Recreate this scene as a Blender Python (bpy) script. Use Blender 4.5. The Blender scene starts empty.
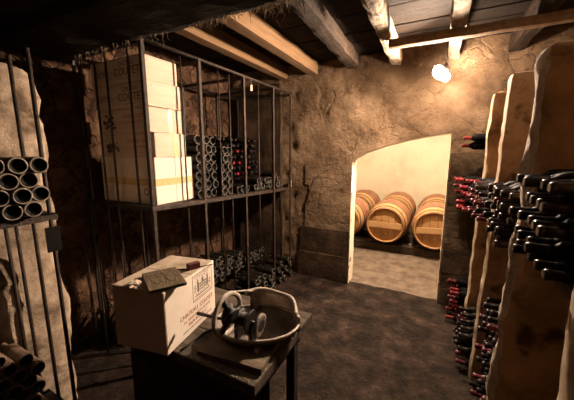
import bpy, bmesh, math, random
from mathutils import Vector, Matrix, noise, Euler
R = math.radians
rnd = random.Random(7); rnd2 = random.Random(3)
scene = bpy.context.scene
COL = scene.collection

# ------------------------------------------------------------------ materials
def nt(name):
    m = bpy.data.materials.new(name); m.use_nodes = True
    t = m.node_tree
    b = t.nodes['Principled BSDF']
    return m, t, b
def N(t, kind, **kw):
    n = t.nodes.new(kind)
    for k, v in kw.items():
        if k.startswith('i_'): n.inputs[k[2:].replace('_', ' ')].default_value = v
        else: setattr(n, k, v)
    return n
def ramp(t, stops):
    r = t.nodes.new('ShaderNodeValToRGB'); e = r.color_ramp.elements
    while len(e) < len(stops): e.new(.5)
    for el, (p, c) in zip(e, stops):
        el.position = p; el.color = (*c, 1)
    return r
def rough_mat(name, cols, scale=3.0, bump=.4, rough=.9, detail=8.0, bscale=None, bdist=.02, stretch=(1, 1, 1),
              spots=None, cracks=None, spec=.2):
    """noise-mottled surface with bump; cols dark->light"""
    m, t, b = nt(name); L = t.links.new
    tc = N(t, 'ShaderNodeTexCoord'); mp = N(t, 'ShaderNodeMapping'); mp.inputs['Scale'].default_value = stretch
    L(tc.outputs['Object'], mp.inputs['Vector'])
    n1 = N(t, 'ShaderNodeTexNoise', i_Scale=scale, i_Detail=detail, i_Roughness=.65)
    L(mp.outputs[0], n1.inputs['Vector'])
    k = len(cols)
    r = ramp(t, [(.3 + .42 * i / max(1, k - 1), c) for i, c in enumerate(cols)])
    L(n1.outputs['Fac'], r.inputs['Fac'])
    out = r.outputs['Color']
    if spots:
        n3 = N(t, 'ShaderNodeTexNoise', i_Scale=spots[1], i_Detail=4.0)
        L(mp.outputs[0], n3.inputs['Vector'])
        r3 = ramp(t, [(spots[2], (0, 0, 0)), (spots[2] + .08, (1, 1, 1))])
        L(n3.outputs['Fac'], r3.inputs['Fac'])
        mx = N(t, 'ShaderNodeMix', data_type='RGBA')
        L(r3.outputs['Color'], mx.inputs[0]); L(out, mx.inputs[6]); mx.inputs[7].default_value = (*spots[0], 1)
        out = mx.outputs[2]
    hsum = None
    n2 = N(t, 'ShaderNodeTexNoise', i_Scale=bscale or scale * 6, i_Detail=10.0, i_Roughness=.7)
    L(mp.outputs[0], n2.inputs['Vector']); hsum = n2.outputs['Fac']
    if cracks:
        v = N(t, 'ShaderNodeTexVoronoi', feature='DISTANCE_TO_EDGE', i_Scale=cracks[0])
        nd = N(t, 'ShaderNodeTexNoise', i_Scale=cracks[0] * 1.7, i_Detail=5.0)
        L(mp.outputs[0], nd.inputs['Vector'])
        va = N(t, 'ShaderNodeVectorMath', operation='MULTIPLY_ADD')
        L(nd.outputs['Color'], va.inputs[0]); va.inputs[1].default_value = (.5, .5, .5); L(mp.outputs[0], va.inputs[2])
        L(va.outputs[0], v.inputs['Vector'])
        rc = ramp(t, [(0, (0, 0, 0)), (cracks[1], (1, 1, 1))])
        L(v.outputs['Distance'], rc.inputs['Fac'])
        mm = N(t, 'ShaderNodeMath', operation='MULTIPLY_ADD')
        L(rc.outputs['Color'], mm.inputs[0]); mm.inputs[1].default_value = cracks[2]; L(hsum, mm.inputs[2]); hsum = mm.outputs[0]
        mx = N(t, 'ShaderNodeMix', data_type='RGBA')
        L(rc.outputs['Color'], mx.inputs[0]); mx.inputs[6].default_value = (*cracks[3], 1); L(out, mx.inputs[7])
        out = mx.outputs[2]
    L(out, b.inputs['Base Color'])
    bp = N(t, 'ShaderNodeBump', i_Strength=bump, i_Distance=bdist)
    L(hsum, bp.inputs['Height']); L(bp.outputs[0], b.inputs['Normal'])
    b.inputs['Roughness'].default_value = rough
    b.inputs['Specular IOR Level'].default_value = spec
    return m
def flat_mat(name, col, rough=.6, metal=0., var=.25, scale=30, bump=.1, spec=.4):
    d = tuple(c * (1 - var) for c in col); l = tuple(min(1, c * (1 + var)) for c in col)
    m = rough_mat(name, [d, col, l], scale=scale, bump=bump, rough=rough, bdist=.003, spec=spec)
    m.node_tree.nodes['Principled BSDF'].inputs['Metallic'].default_value = metal
    return m
def emit_mat(name, col, s):
    m, t, b = nt(name)
    b.inputs['Base Color'].default_value = (*col, 1)
    b.inputs['Emission Color'].default_value = (*col, 1); b.inputs['Emission Strength'].default_value = s
    return m

M = {}
M['plaster'] = rough_mat('old plaster over rubble', [(.075, .045, .024), (.165, .106, .06), (.245, .162, .096), (.35, .24, .15)], scale=3.4, bump=1., bscale=11, bdist=.05, detail=14,
                         spots=((.10, .062, .034), 5.5, .63), cracks=(1.9, .03, .13, (.165, .104, .06)))
M['ashlar'] = rough_mat('cut limestone', [(.26, .16, .08), (.42, .28, .15), (.52, .36, .2)], scale=5, bump=.55, bscale=18, bdist=.02)
M['dark_stone'] = rough_mat('dark hewn stone', [(.022, .014, .009), (.06, .037, .02), (.12, .075, .04)], scale=5, bump=.7, bscale=16, bdist=.03)
M['rubble'] = rough_mat('red brown rubble wall', [(.035, .018, .01), (.115, .06, .033), (.25, .145, .085)], scale=4, bump=1., bscale=12, bdist=.05,
                        cracks=(4.5, .06, .5, (.05, .025, .014)))
M['slab'] = rough_mat('mould stained stone slab', [(.16, .09, .043), (.36, .215, .108), (.5, .315, .17), (.6, .4, .225)], scale=4.2, bump=.8, bscale=18, bdist=.02,
                      spots=((.10, .06, .032), 6, .62))
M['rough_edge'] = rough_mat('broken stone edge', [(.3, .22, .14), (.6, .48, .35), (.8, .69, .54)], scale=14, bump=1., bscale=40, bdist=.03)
M['lit_edge'] = rough_mat('pale lit slab edge', [(.36, .25, .15), (.56, .43, .29), (.68, .55, .4)], scale=9, bump=.5, bscale=25, bdist=.015)  # lamplight on the aisle edges put into a paler colour
M['pier'] = rough_mat('grey limestone pier', [(.12, .085, .055), (.40, .30, .21), (.66, .53, .4)], scale=8, bump=.7, bscale=20, bdist=.03,
                      spots=((.12, .08, .05), 5, .6))
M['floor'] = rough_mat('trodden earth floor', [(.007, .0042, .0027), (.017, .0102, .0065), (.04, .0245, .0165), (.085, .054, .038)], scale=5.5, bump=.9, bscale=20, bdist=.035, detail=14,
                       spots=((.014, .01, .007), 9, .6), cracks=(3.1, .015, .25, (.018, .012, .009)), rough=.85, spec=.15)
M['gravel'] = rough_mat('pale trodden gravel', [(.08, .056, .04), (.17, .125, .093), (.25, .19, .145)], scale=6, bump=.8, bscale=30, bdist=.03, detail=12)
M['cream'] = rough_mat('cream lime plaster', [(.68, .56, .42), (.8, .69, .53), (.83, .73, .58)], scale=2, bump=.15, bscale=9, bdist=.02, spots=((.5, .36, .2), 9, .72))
M['deck'] = rough_mat('black ceiling boards', [(.006, .004, .003), (.015, .0095, .006), (.03, .019, .012)], scale=3, bump=.5, bscale=25, stretch=(1, 5, 1))
M['dark_beam'] = rough_mat('blackened oak', [(.006, .004, .003), (.012, .008, .005), (.022, .014, .009)], scale=5, bump=.6, bscale=30, stretch=(.3, 1, 1))
M['clean_joist'] = rough_mat('pale sawn joist', [(.12, .068, .033), (.17, .1, .05), (.22, .135, .07)], scale=5, bump=.2, bscale=40, stretch=(5, .35, 5))
M['old_joist'] = rough_mat('brown old joist', [(.012, .007, .004), (.03, .018, .01), (.07, .044, .026)], scale=6, bump=.7, bscale=25, stretch=(4, .5, 4))
M['flaky_joist'] = rough_mat('flaking whitewashed joist', [(.09, .06, .038), (.3, .23, .16), (.58, .48, .36)], scale=12, bump=1., bscale=28, bdist=.02)
M['iron'] = rough_mat('rusty iron', [(.012, .008, .005), (.035, .021, .012), (.09, .05, .028)], scale=22, bump=.4, rough=.6, spec=.5)
M['iron'].node_tree.nodes['Principled BSDF'].inputs['Metallic'].default_value = .25
M['black_iron'] = rough_mat('black iron', [(.006, .005, .004), (.014, .011, .009), (.035, .027, .02)], scale=25, bump=.3, rough=.45, spec=.5)
M['cast'] = rough_mat('dusty cast metal', [(.07, .052, .038), (.2, .155, .115), (.36, .285, .215)], scale=14, bump=.35, rough=.55, spec=.5)
M['cast_pale'] = rough_mat('worn pale metal', [(.24, .195, .15), (.46, .38, .3), (.62, .53, .43)], scale=16, bump=.3, rough=.45, spec=.5)
M['table'] = rough_mat('worn workbench timber', [(.03, .022, .015), (.085, .064, .045), (.17, .13, .094)], scale=7, bump=.5, bscale=30, stretch=(.6, 3, 1), rough=.75,
                       spots=((.23, .17, .11), 26, .66))
M['table_dark'] = rough_mat('dark bench timber', [(.012, .008, .006), (.03, .021, .014), (.05, .036, .024)], scale=7, bump=.4, bscale=30)
M['board'] = rough_mat('brown pine board', [(.08, .058, .038), (.15, .112, .076), (.22, .17, .12)], scale=8, bump=.35, bscale=35, stretch=(.5, 4, 1))
M['board_edge'] = rough_mat('plaque wood', [(.085, .06, .035), (.14, .1, .06), (.19, .14, .085)], scale=14, bump=.5, bscale=30, stretch=(1, 2.5, 1))
M['card'] = rough_mat('white case board', [(.62, .52, .42), (.76, .66, .55), (.82, .72, .61)], scale=2.5, bump=.06, bscale=30, rough=.7,
                      spots=((.5, .39, .28), 17, .70))
M['crate'] = rough_mat('pale crate board', [(.48, .37, .27), (.59, .47, .355), (.66, .54, .42)], scale=4, bump=.12, bscale=30, stretch=(.6, .6, 5), rough=.7)
M['dusty_top'] = rough_mat('dust on case lid', [(.22, .165, .11), (.45, .36, .265), (.62, .51, .39)], scale=7, bump=.2, bscale=40, rough=.9)
M['tape'] = flat_mat('yellowed parcel tape', (.62, .42, .18), rough=.4)
M['ink'] = flat_mat('black print', (.07, .05, .04), rough=.7)
M['ink_grey'] = flat_mat('grey print', (.17, .135, .105), rough=.7)
M['ink_red'] = flat_mat('red brown print', (.33, .085, .05), rough=.7)
M['red_wood'] = flat_mat('red brown wood', (.09, .02, .014), rough=.6)
M['paper'] = flat_mat('crumpled paper', (.62, .5, .38), rough=.9)
M['tag'] = flat_mat('pale tag', (.6, .5, .36), rough=.8)
M['slate'] = flat_mat('dark slate tag', (.009, .007, .006), rough=.8, spec=.1)
M['cap_red'] = flat_mat('red capsule', (.22, .018, .02), rough=.4, spec=.5)
M['cap_dark'] = flat_mat('black capsule', (.02, .014, .013), rough=.4, spec=.35)
M['cap_purple'] = flat_mat('maroon capsule', (.11, .018, .022), rough=.4, spec=.5)
M['cap_pale'] = flat_mat('pale capsule', (.5, .4, .28), rough=.5)
M['glass'] = rough_mat('dusty dark green bottle glass', [(.004, .004, .003), (.008, .007, .005), (.02, .015, .01)], scale=9, bump=.06, rough=.42, spec=.3, bdist=.004)
M['glass_glint'] = rough_mat('rim glint on bottle foot', [(.03, .023, .017), (.08, .062, .046), (.15, .12, .09)], scale=40, bump=.2, rough=.5, spec=.5, bdist=.003)  # lamp glint on the foot rim put into the colour
M['glass_black'] = rough_mat('black bottle glass', [(.002, .002, .0015), (.004, .0035, .003), (.008, .006, .004)], scale=9, bump=.06, rough=.6, spec=.08, bdist=.004)
M['glass_ring'] = rough_mat('pale rim glint on bottle foot', [(.12, .095, .07), (.24, .19, .145), (.34, .275, .21)], scale=40, bump=.2, rough=.5, spec=.5, bdist=.003)  # stronger foot rim glint, also painted as colour
M['glass_brown'] = rough_mat('dusty brown bottle glass', [(.09, .06, .038), (.17, .115, .077), (.27, .19, .135)], scale=12, bump=.15, rough=.4, spec=.5, bdist=.004)
M['glass_hole'] = rough_mat('dark bottle punt', [(.004, .004, .003), (.008, .007, .005)], scale=12, bump=.05, rough=.5)
M['cobweb'] = flat_mat('dusty cobweb', (.25, .18, .11), rough=1., spec=0)
M['rubber'] = flat_mat('black cord', (.012, .01, .009), rough=.5)
M['bakelite'] = flat_mat('brown bakelite', (.05, .03, .02), rough=.4)
M['chips'] = rough_mat('wood chips', [(.1, .07, .04), (.3, .23, .15), (.5, .41, .3)], scale=60, bump=.2)
M['bulb'] = emit_mat('glowing bulb', (1., .75, .56), 1.0)
M['lens'] = emit_mat('added lamp lens', (1., .75, .56), 1.0)
M['fill_bulb'] = emit_mat('added aisle fill bulb', (1., .75, .56), 1.0)
M['weak_fill_bulb'] = emit_mat('added weak fill bulb', (1., .78, .56), 1.0)
M['bulb2'] = emit_mat('glowing cellar bulb', (1., .83, .62), 1.0)
def oak(name, a, b_, c):
    return rough_mat(name, [a, b_, c], scale=9, bump=.2, bscale=40, rough=.55, spec=.35, stretch=(4, .5, 4))
M['oak'] = oak('barrel oak', (.42, .22, .09), (.55, .31, .13), (.62, .37, .17))
M['oak_head'] = oak('barrel head oak', (.34, .165, .06), (.44, .23, .085), (.5, .27, .11))
M['oak_bar'] = oak('barrel bar oak', (.55, .32, .14), (.66, .4, .19), (.7, .45, .23))
M['oak_stain'] = oak('wine stained oak', (.2, .07, .045), (.33, .13, .08), (.42, .2, .11))
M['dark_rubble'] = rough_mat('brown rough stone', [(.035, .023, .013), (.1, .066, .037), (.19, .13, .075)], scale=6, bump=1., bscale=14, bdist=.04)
M['hoop'] = flat_mat('chestnut hoop', (.2, .105, .05), rough=.7)
M['hoop_iron'] = flat_mat('galvanised hoop', (.12, .09, .06), rough=.5, metal=.4)
M['rail'] = rough_mat('dark cellar sleeper', [(.02, .013, .008), (.045, .03, .018), (.08, .05, .03)], scale=6, bump=.5, bscale=25)

# ------------------------------------------------------------------ mesh helpers
def put(o, parent=None):
    COL.objects.link(o)
    if parent: o.parent = parent
    return o
def obj(name, bm, mats, parent=None, smooth=None):
    me = bpy.data.meshes.new(name)
    if smooth is not None:
        bm.normal_update()
        for f in bm.faces: f.smooth = smooth
        for e in bm.edges:
            if len(e.link_faces) == 2 and e.calc_face_angle(0) > .65: e.smooth = False
    bm.normal_update(); bm.to_mesh(me); bm.free()
    for m in (mats if isinstance(mats, (list, tuple)) else [mats]): me.materials.append(M[m])
    return put(bpy.data.objects.new(name, me), parent)
def tag(o, label, cat, group=None, kind=None):
    o['label'] = label; o['category'] = cat
    if group: o['group'] = group
    if kind: o['kind'] = kind
    return o
def struct(o): o['kind'] = 'structure'; return o
def empty(name, loc=(0, 0, 0), rz=0):
    o = bpy.data.objects.new(name, None); o.location = loc; o.rotation_euler = (0, 0, rz); o.empty_display_size = .1
    return put(o)
def B(): return bmesh.new()
def box(bm, lo, hi, bev=0, mi=0, mat=None):
    r = bmesh.ops.create_cube(bm, size=1)
    lo, hi = Vector(lo), Vector(hi)
    vs = r['verts']
    for v in vs: v.co = Vector(((lo[i] + hi[i]) / 2 + v.co[i] * (hi[i] - lo[i]) for i in range(3)))
    fs = {f for v in vs for f in v.link_faces}
    if bev:
        es = list({e for v in vs for e in v.link_edges})
        g = bmesh.ops.bevel(bm, geom=es, offset=bev, segments=2, affect='EDGES', profile=.5)
        fs = set(g['faces']) | {f for f in fs if f.is_valid}
        vs = list({v for f in fs for v in f.verts})
    for f in fs: f.material_index = mi
    if mat is not None:
        for v in vs: v.co = mat @ v.co
    return vs
def frame_for(d):
    d = d.normalized(); a = Vector((0, 0, 1)) if abs(d.z) < .9 else Vector((1, 0, 0))
    u = d.cross(a).normalized(); return u, d.cross(u).normalized()
def tube(bm, pts, r, seg=8, caps=True, mi=0):
    pts = [Vector(p) for p in pts]; rings = []
    rr = r if isinstance(r, (list, tuple)) else [r] * len(pts)
    u = None
    for i, p in enumerate(pts):
        d = (pts[min(i + 1, len(pts) - 1)] - pts[max(i - 1, 0)])
        if u is None: u, w = frame_for(d)
        else:
            d.normalize(); u = (u - d * u.dot(d)).normalized(); w = d.cross(u)
        rings.append([bm.verts.new(p + (u * math.cos(2 * math.pi * k / seg) + w * math.sin(2 * math.pi * k / seg)) * rr[i]) for k in range(seg)])
    for a, b in zip(rings, rings[1:]):
        for k in range(seg):
            f = bm.faces.new((a[k], a[(k + 1) % seg], b[(k + 1) % seg], b[k])); f.smooth = True; f.material_index = mi
    if caps:
        for q in (rings[0][::-1], rings[-1]):
            f = bm.faces.new(q); f.material_index = mi
def lathe(bm, prof, seg=20, axis='X', mis=None, cap=True):
    """prof: list of (along, radius)"""
    rings = []
    for a, r in prof:
        ring = []
        for k in range(seg):
            t = 2 * math.pi * k / seg; c, s = r * math.cos(t), r * math.sin(t)
            ring.append(bm.verts.new({'X': (a, c, s), 'Y': (s, a, c), 'Z': (c, s, a)}[axis]))
        rings.append(ring)
    for i, (a, b) in enumerate(zip(rings, rings[1:])):
        for k in range(seg):
            f = bm.faces.new((a[k], a[(k + 1) % seg], b[(k + 1) % seg], b[k])); f.smooth = True
            if mis: f.material_index = mis[i]
    if cap:
        f = bm.faces.new(rings[0][::-1]); f.material_index = mis[0] if mis else 0
        f = bm.faces.new(rings[-1]); f.material_index = mis[-1] if mis else 0
def grid_box(bm, lo, hi, step, amp, seed, freq=4., round_=0., mi_fn=None, keep=()):
    """box split in a fine grid and roughened by 3-D noise: a hewn block"""
    lo, hi = Vector(lo), Vector(hi); n = [max(1, int(round((hi[i] - lo[i]) / step))) for i in range(3)]
    vd = {}
    c = (lo + hi) / 2
    def V(i, j, k):
        key = (i, j, k)
        if key not in vd:
            p = Vector((lo.x + (hi.x - lo.x) * i / n[0], lo.y + (hi.y - lo.y) * j / n[1], lo.z + (hi.z - lo.z) * k / n[2]))
            q = p.copy()
            if round_:
                edges = sum((i in (0, n[0]), j in (0, n[1]), k in (0, n[2])))
                if edges >= 2:
                    for a, (idx, m_) in enumerate(((i, n[0]), (j, n[1]), (k, n[2]))):
                        if idx == 0: q[a] += round_
                        elif idx == m_: q[a] -= round_
            s = Vector((seed * 3.1, seed * 7.7, seed * 1.3))
            d = noise.noise_vector(p * freq + s) + .5 * noise.noise_vector(p * freq * 2.7 + s) + .3 * noise.noise_vector(p * freq * 7 + s)
            d *= amp
            if 'z0' in keep and k == 0: d.z = 0
            vd[key] = bm.verts.new(q + d)
        return vd[key]
    def face(vs, nrm):
        f = bm.faces.new(vs)
        if mi_fn: f.material_index = mi_fn(f.calc_center_median(), nrm)
    for i in range(n[0]):
        for j in range(n[1]):
            face((V(i, j, 0), V(i, j + 1, 0), V(i + 1, j + 1, 0), V(i + 1, j, 0)), '-z')
            face((V(i, j, n[2]), V(i + 1, j, n[2]), V(i + 1, j + 1, n[2]), V(i, j + 1, n[2])), '+z')
    for i in range(n[0]):
        for k in range(n[2]):
            face((V(i, 0, k), V(i + 1, 0, k), V(i + 1, 0, k + 1), V(i, 0, k + 1)), '-y')
            face((V(i, n[1], k), V(i, n[1], k + 1), V(i + 1, n[1], k + 1), V(i + 1, n[1], k)), '+y')
    for j in range(n[1]):
        for k in range(n[2]):
            face((V(0, j, k), V(0, j, k + 1), V(0, j + 1, k + 1), V(0, j + 1, k)), '-x')
            face((V(n[0], j, k), V(n[0], j + 1, k), V(n[0], j + 1, k + 1), V(n[0], j, k + 1)), '+x')
def bumpy(p, amp, freq, seed):
    q = Vector(p) * freq + Vector((seed, seed * 2.3, seed * .7))
    return amp * (noise.noise(q) + .5 * noise.noise(q * 2.1) + .25 * noise.noise(q * 4.3))
def sheet(bm, f, us, vs, flip=False):
    g = [[bm.verts.new(f(u, v)) for v in vs] for u in us]
    for a, b in zip(g, g[1:]):
        for j in range(len(vs) - 1):
            q = (a[j], b[j], b[j + 1], a[j + 1])
            fc = bm.faces.new(q[::-1] if flip else q); fc.smooth = True
def lin(a, b, n): return [a + (b - a) * i / n for i in range(n + 1)]
def text(name, s, mat, mtx, width, height, parent, depth=.0006, squash=None):
    cu = bpy.data.curves.new(name, 'FONT'); cu.body = s; cu.extrude = depth; cu.resolution_u = 3
    t = bpy.data.objects.new(name, cu); COL.objects.link(t)
    me = bpy.data.meshes.new_from_object(t.evaluated_get(bpy.context.evaluated_depsgraph_get()))
    bpy.data.objects.remove(t); bpy.data.curves.remove(cu)
    xs = [v.co.x for v in me.vertices]; ys = [v.co.y for v in me.vertices]
    x0, x1, y0, y1 = min(xs), max(xs), min(ys), max(ys)
    for v in me.vertices:
        v.co = mtx @ Vector(((v.co.x - x0) / (x1 - x0) * width, (v.co.y - y0) / (y1 - y0) * height, v.co.z))
    me.name = name; me.materials.append(M[mat])
    return put(bpy.data.objects.new(name, me), parent)

# ------------------------------------------------------------------ room shell
H_DECK = 2.62
def floor_z(x, y): return bumpy((x, y, 0), .012, 2.2, 3.) + bumpy((x, y, 4), .006, 9, 5.)
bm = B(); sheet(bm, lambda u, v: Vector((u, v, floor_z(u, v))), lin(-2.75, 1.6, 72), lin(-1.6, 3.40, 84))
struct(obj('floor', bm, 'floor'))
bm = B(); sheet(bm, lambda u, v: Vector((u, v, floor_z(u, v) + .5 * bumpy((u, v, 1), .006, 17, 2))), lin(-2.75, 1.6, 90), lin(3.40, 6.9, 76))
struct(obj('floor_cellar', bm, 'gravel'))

# back wall with an arched opening
WY, WT = 3.33, .2
AX0, AX1 = -.885, .088
arch_pts = [(-.885, 1.515), (-.746, 1.589), (-.535, 1.664), (-.335, 1.714), (-.193, 1.742), (-.049, 1.768), (.088, 1.784)]
def arch(x):
    for (a, za), (b, zb) in zip(arch_pts, arch_pts[1:]):
        if x <= b: return za + (zb - za) * (x - a) / (b - a)
    return arch_pts[-1][1]
def wall_y(x, z):
    e = 1.
    if AX0 - .7 < x < AX1 + .12 and z < 1.95: e = .3
    return WY + e * (bumpy((x, 0, z), .022, 1.6, 11.) + bumpy((x, 0, z), .016, 5, 2.) + bumpy((x, 0, z), .010, 11, 6.))
bm = B()
left = lin(-2.7, AX0, 60); mid = lin(AX0, AX1, 34); right = lin(AX1, 1.5, 46)
def strip(xs, zb, nz):
    for face in (0, 1):
        def f(x, s, face=face):
            z = zb(x) + (2.75 - zb(x)) * s
            if s == 0: z = zb(x)
            return Vector((x, wall_y(x, z) if face == 0 else WY + WT, z))
        sheet(bm, f, xs, lin(0, 1, nz), flip=(face == 1))
strip(left, lambda x: -.03, 92); strip(right, lambda x: -.03, 92); strip(mid, arch, 36)
n_front = len(bm.faces)
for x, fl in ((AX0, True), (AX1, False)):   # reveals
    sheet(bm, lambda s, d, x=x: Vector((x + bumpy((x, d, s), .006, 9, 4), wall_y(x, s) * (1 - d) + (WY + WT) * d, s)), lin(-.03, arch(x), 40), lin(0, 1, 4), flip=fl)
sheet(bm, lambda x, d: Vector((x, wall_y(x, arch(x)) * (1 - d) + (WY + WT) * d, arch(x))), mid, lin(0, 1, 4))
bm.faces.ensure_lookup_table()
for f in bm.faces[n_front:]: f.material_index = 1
struct(obj('wall_back', bm, ['plaster', 'cream']))

# cut stones lining the jamb of the opening
bm = B()
zs = [.66, .93, 1.2, 1.46]
for i, (a, b) in enumerate(zip(zs, zs[1:])):
    grid_box(bm, (-1.47 + .05 * (i % 2), WY - .010, a), (AX0 - .002, WY + .06, b), .05, .002, 20 + i, 7, .0006)
struct(obj('trim_1', bm, 'plaster', smooth=True))
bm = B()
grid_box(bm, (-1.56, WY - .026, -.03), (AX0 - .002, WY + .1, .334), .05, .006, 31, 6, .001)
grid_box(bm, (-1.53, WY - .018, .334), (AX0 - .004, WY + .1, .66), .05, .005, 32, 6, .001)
struct(obj('trim_2', bm, 'dark_stone', smooth=True))
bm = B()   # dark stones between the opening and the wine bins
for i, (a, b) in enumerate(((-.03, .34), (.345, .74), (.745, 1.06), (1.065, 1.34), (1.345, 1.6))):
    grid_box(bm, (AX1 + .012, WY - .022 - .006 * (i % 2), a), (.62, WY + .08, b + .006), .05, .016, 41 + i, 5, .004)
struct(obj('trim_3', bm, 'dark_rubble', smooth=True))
bm = B()   # added dark stone layer, shade painted into the corner behind the iron rack
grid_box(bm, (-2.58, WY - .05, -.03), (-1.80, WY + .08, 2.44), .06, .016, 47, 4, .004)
struct(obj('trim_shade', bm, 'dark_stone', smooth=True))

# old cracks in the plaster
bm = B()
for path in ([(-1.13, 2.30), (-1.10, 2.22), (-1.13, 2.15), (-1.19, 2.08), (-1.17, 2.02)], [(-1.15, 1.40), (-1.24, 1.35), (-1.36, 1.27), (-1.385, 1.17), (-1.42, 1.08), (-1.47, .93), (-1.49, .76), (-1.52, .62)]):
    fine = []
    for (x0_, z0_), (x1_, z1_) in zip(path, path[1:]):
        for t in (0, .25, .5, .75): fine.append((x0_ + (x1_ - x0_) * t + rnd2.uniform(-.008, .008), z0_ + (z1_ - z0_) * t))
    tube(bm, [(x, min(wall_y(x, z), WY - .009 if -1.47 < x < AX0 and .66 < z < 1.46 else 9) + .002, z) for x, z in fine], [rnd2.uniform(.003, .008) for _ in fine], 6)
struct(obj('trim_5', bm, 'dark_stone'))
def side_wall(name, x, y0, y1, z1, mat, amp, nrm):
    bm = B()
    sheet(bm, lambda y, z: Vector((x + bumpy((0, y, z), amp, 2.2, x * 7) + bumpy((0, y, z), amp * .6, 6, x), y, z)), lin(y0, y1, int((y1 - y0) / .06)), lin(-.03, z1, 44), flip=nrm < 0)
    struct(obj(name, bm, mat))
side_wall('wall_left', -2.62, -1.6, 3.36, 2.75, 'rubble', .03, 1)
side_wall('wall_right', 1.12, -1.6, 3.36, 2.75, 'plaster', .03, -1)
bm = B(); sheet(bm, lambda x, z: Vector((x, -1.55, z)), lin(-2.7, 1.2, 30), lin(-.03, 2.75, 24), flip=True)
struct(obj('wall_near', bm, 'rubble'))
bm = B()
y = -1.6
while y < 3.35:   # ceiling boards running across
    w = rnd.uniform(.15, .22); box(bm, (-2.7, y, H_DECK + rnd.uniform(0, .012)), (1.25, min(y + w - .006, 3.4), 2.66), .003); y += w
struct(obj('ceiling', bm, 'deck'))
# cellar beyond
bm = B(); sheet(bm, lambda x, z: Vector((x, 6.8 + bumpy((x, 3, z), .012, 2, 1), z)), lin(-2.8, 1.7, 40), lin(-.03, 2.6, 24))
struct(obj('wall_far', bm, 'cream'))
bm = B()
sheet(bm, lambda y, z: Vector((-2.7, y, z)), lin(WY + WT, 6.84, 12), lin(-.03, 2.6, 10)); struct(obj('wall_cellar_left', bm, 'cream'))
bm = B(); sheet(bm, lambda y, z: Vector((1.6, y, z)), lin(WY + WT, 6.84, 12), lin(-.03, 2.6, 10), flip=True); struct(obj('wall_cellar_right', bm, 'cream'))
bm = B(); box(bm, (-2.75, WY + WT - .02, 2.58), (1.65, 6.9, 2.66)); struct(obj('ceiling_cellar', bm, 'cream'))

# ------------------------------------------------------------------ ceiling timbers
def joist(name, label, x0, x1, w, y0, y1, zb, h, mat, amp, seed, tilt=0.):
    """x at y0 / x at y1, underside at zb"""
    bm = B(); grid_box(bm, (-w / 2, y0, zb), (w / 2, y1, zb + h), .04, amp, seed, 6, amp * .6)
    for v in bm.verts: v.co.x += x0 + (x1 - x0) * (v.co.y - y0) / (y1 - y0); 
    o = obj(name, bm, mat)
    return tag(o, label, 'ceiling joist', 'joists under the boards')
joist('ceiling_joist', 'clean pale sawn joist above the iron rack, the one against the stack of cases', -1.76, -1.77, .10, 1.30, 3.36, 2.475, .14, 'clean_joist', .002, 1)
joist('ceiling_joist', 'clean pale sawn joist with the brightest underside, between rack and dark joist', -1.34, -1.36, .105, 1.30, 3.28, 2.475, .14, 'clean_joist', .002, 2)
joist('ceiling_joist', 'dark brown cobwebbed joist beside the pale sawn joists', -.83, -.90, .13, 1.30, 3.30, 2.49, .13, 'old_joist', .010, 3)
joist('ceiling_joist', 'chewed whitewash flaked joist ending ragged at the plaster wall', -.42, -.46, .105, 1.30, 3.30, 2.465, .15, 'flaky_joist', .014, 4)
joist('ceiling_joist', 'rough joist running into the wall just above the glowing lamp', .055, .045, .10, 1.30, 3.33, 2.465, .15, 'flaky_joist', .010, 5)
joist('ceiling_joist', 'rough brown joist above the tall stone slabs of the wine bins', .56, .52, .11, 1.30, 3.33, 2.465, .15, 'old_joist', .008, 6)
bm = B(); grid_box(bm, (-.42, 2.50, 2.395), (1.1, 2.57, 2.462), .04, .004, 7, 5, .004)
tag(obj('cross_batten', bm, 'clean_joist'), 'long thin batten nailed crosswise under the joists', 'batten')
bm = B(); grid_box(bm, (-2.6, .86, 2.26), (-.3, 1.27, 2.6), .06, .012, 8, 4, .01)
tag(obj('ceiling_beam', bm, 'dark_beam'), 'massive blackened beam spanning overhead in front of the joists', 'beam')
# low black boarding on the camera side of the beam
bm = B(); box(bm, (-2.62, -1.55, 2.33), (-.3, .87, 2.4)); struct(obj('ceiling_near', bm, 'deck'))

# cobwebs hanging off the beam
bm = B()
for i in range(170):
    x = rnd.choice([rnd.uniform(-2.3, -.5), rnd.gauss(-.95, .1), rnd.gauss(-.7, .06)]); y = 1.235 + rnd.uniform(-.025, .02)
    L = abs(rnd.gauss(0, .035)) + .006; z = 2.262
    p = [(x, y, z + .01)]
    for k in range(3): p.append((x + rnd.uniform(-.012, .012), y + rnd.uniform(-.01, .01), z - L * (k + 1) / 3))
    tube(bm, p, [.0022, .0018, .0014, .0008], 4)
tag(obj('cobweb', bm, 'cobweb'), 'dusty cobweb tatters hanging from the black beam', 'cobweb', kind='stuff')

# ------------------------------------------------------------------ stone slabs and pier
def slab(label, y0, y1, x0, ztop, amp, seed, edge='lit_edge', er=.006):
    bm = B()
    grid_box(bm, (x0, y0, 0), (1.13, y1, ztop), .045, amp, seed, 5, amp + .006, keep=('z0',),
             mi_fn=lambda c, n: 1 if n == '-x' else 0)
    for v in bm.verts:
        if v.co.x < x0 + .03: v.co.x += er * (noise.noise(v.co * 9 + Vector((seed, 0, 0))) + .8 * noise.noise(v.co * 21)) 
        if v.co.x < x0 + .2: v.co.x += .035 * (v.co.z / 2.05)
    o = obj('stone_slab', bm, ['slab', edge], smooth=True)
    return tag(o, label, 'stone slab')
slab('upright stone slab closest to the arched opening, lowest of the slab tops', 2.81, 2.91, .295, 2.06, .006, 51)
slab('upright stone slab second from the arched opening, smooth bright edge', 2.17, 2.27, .295, 2.06, .006, 52)
slab('tall stone slab with a chipped whitish broken edge and wide brown face', 1.43, 1.55, .278, 2.0, .012, 53, 'rough_edge', .016)
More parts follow.
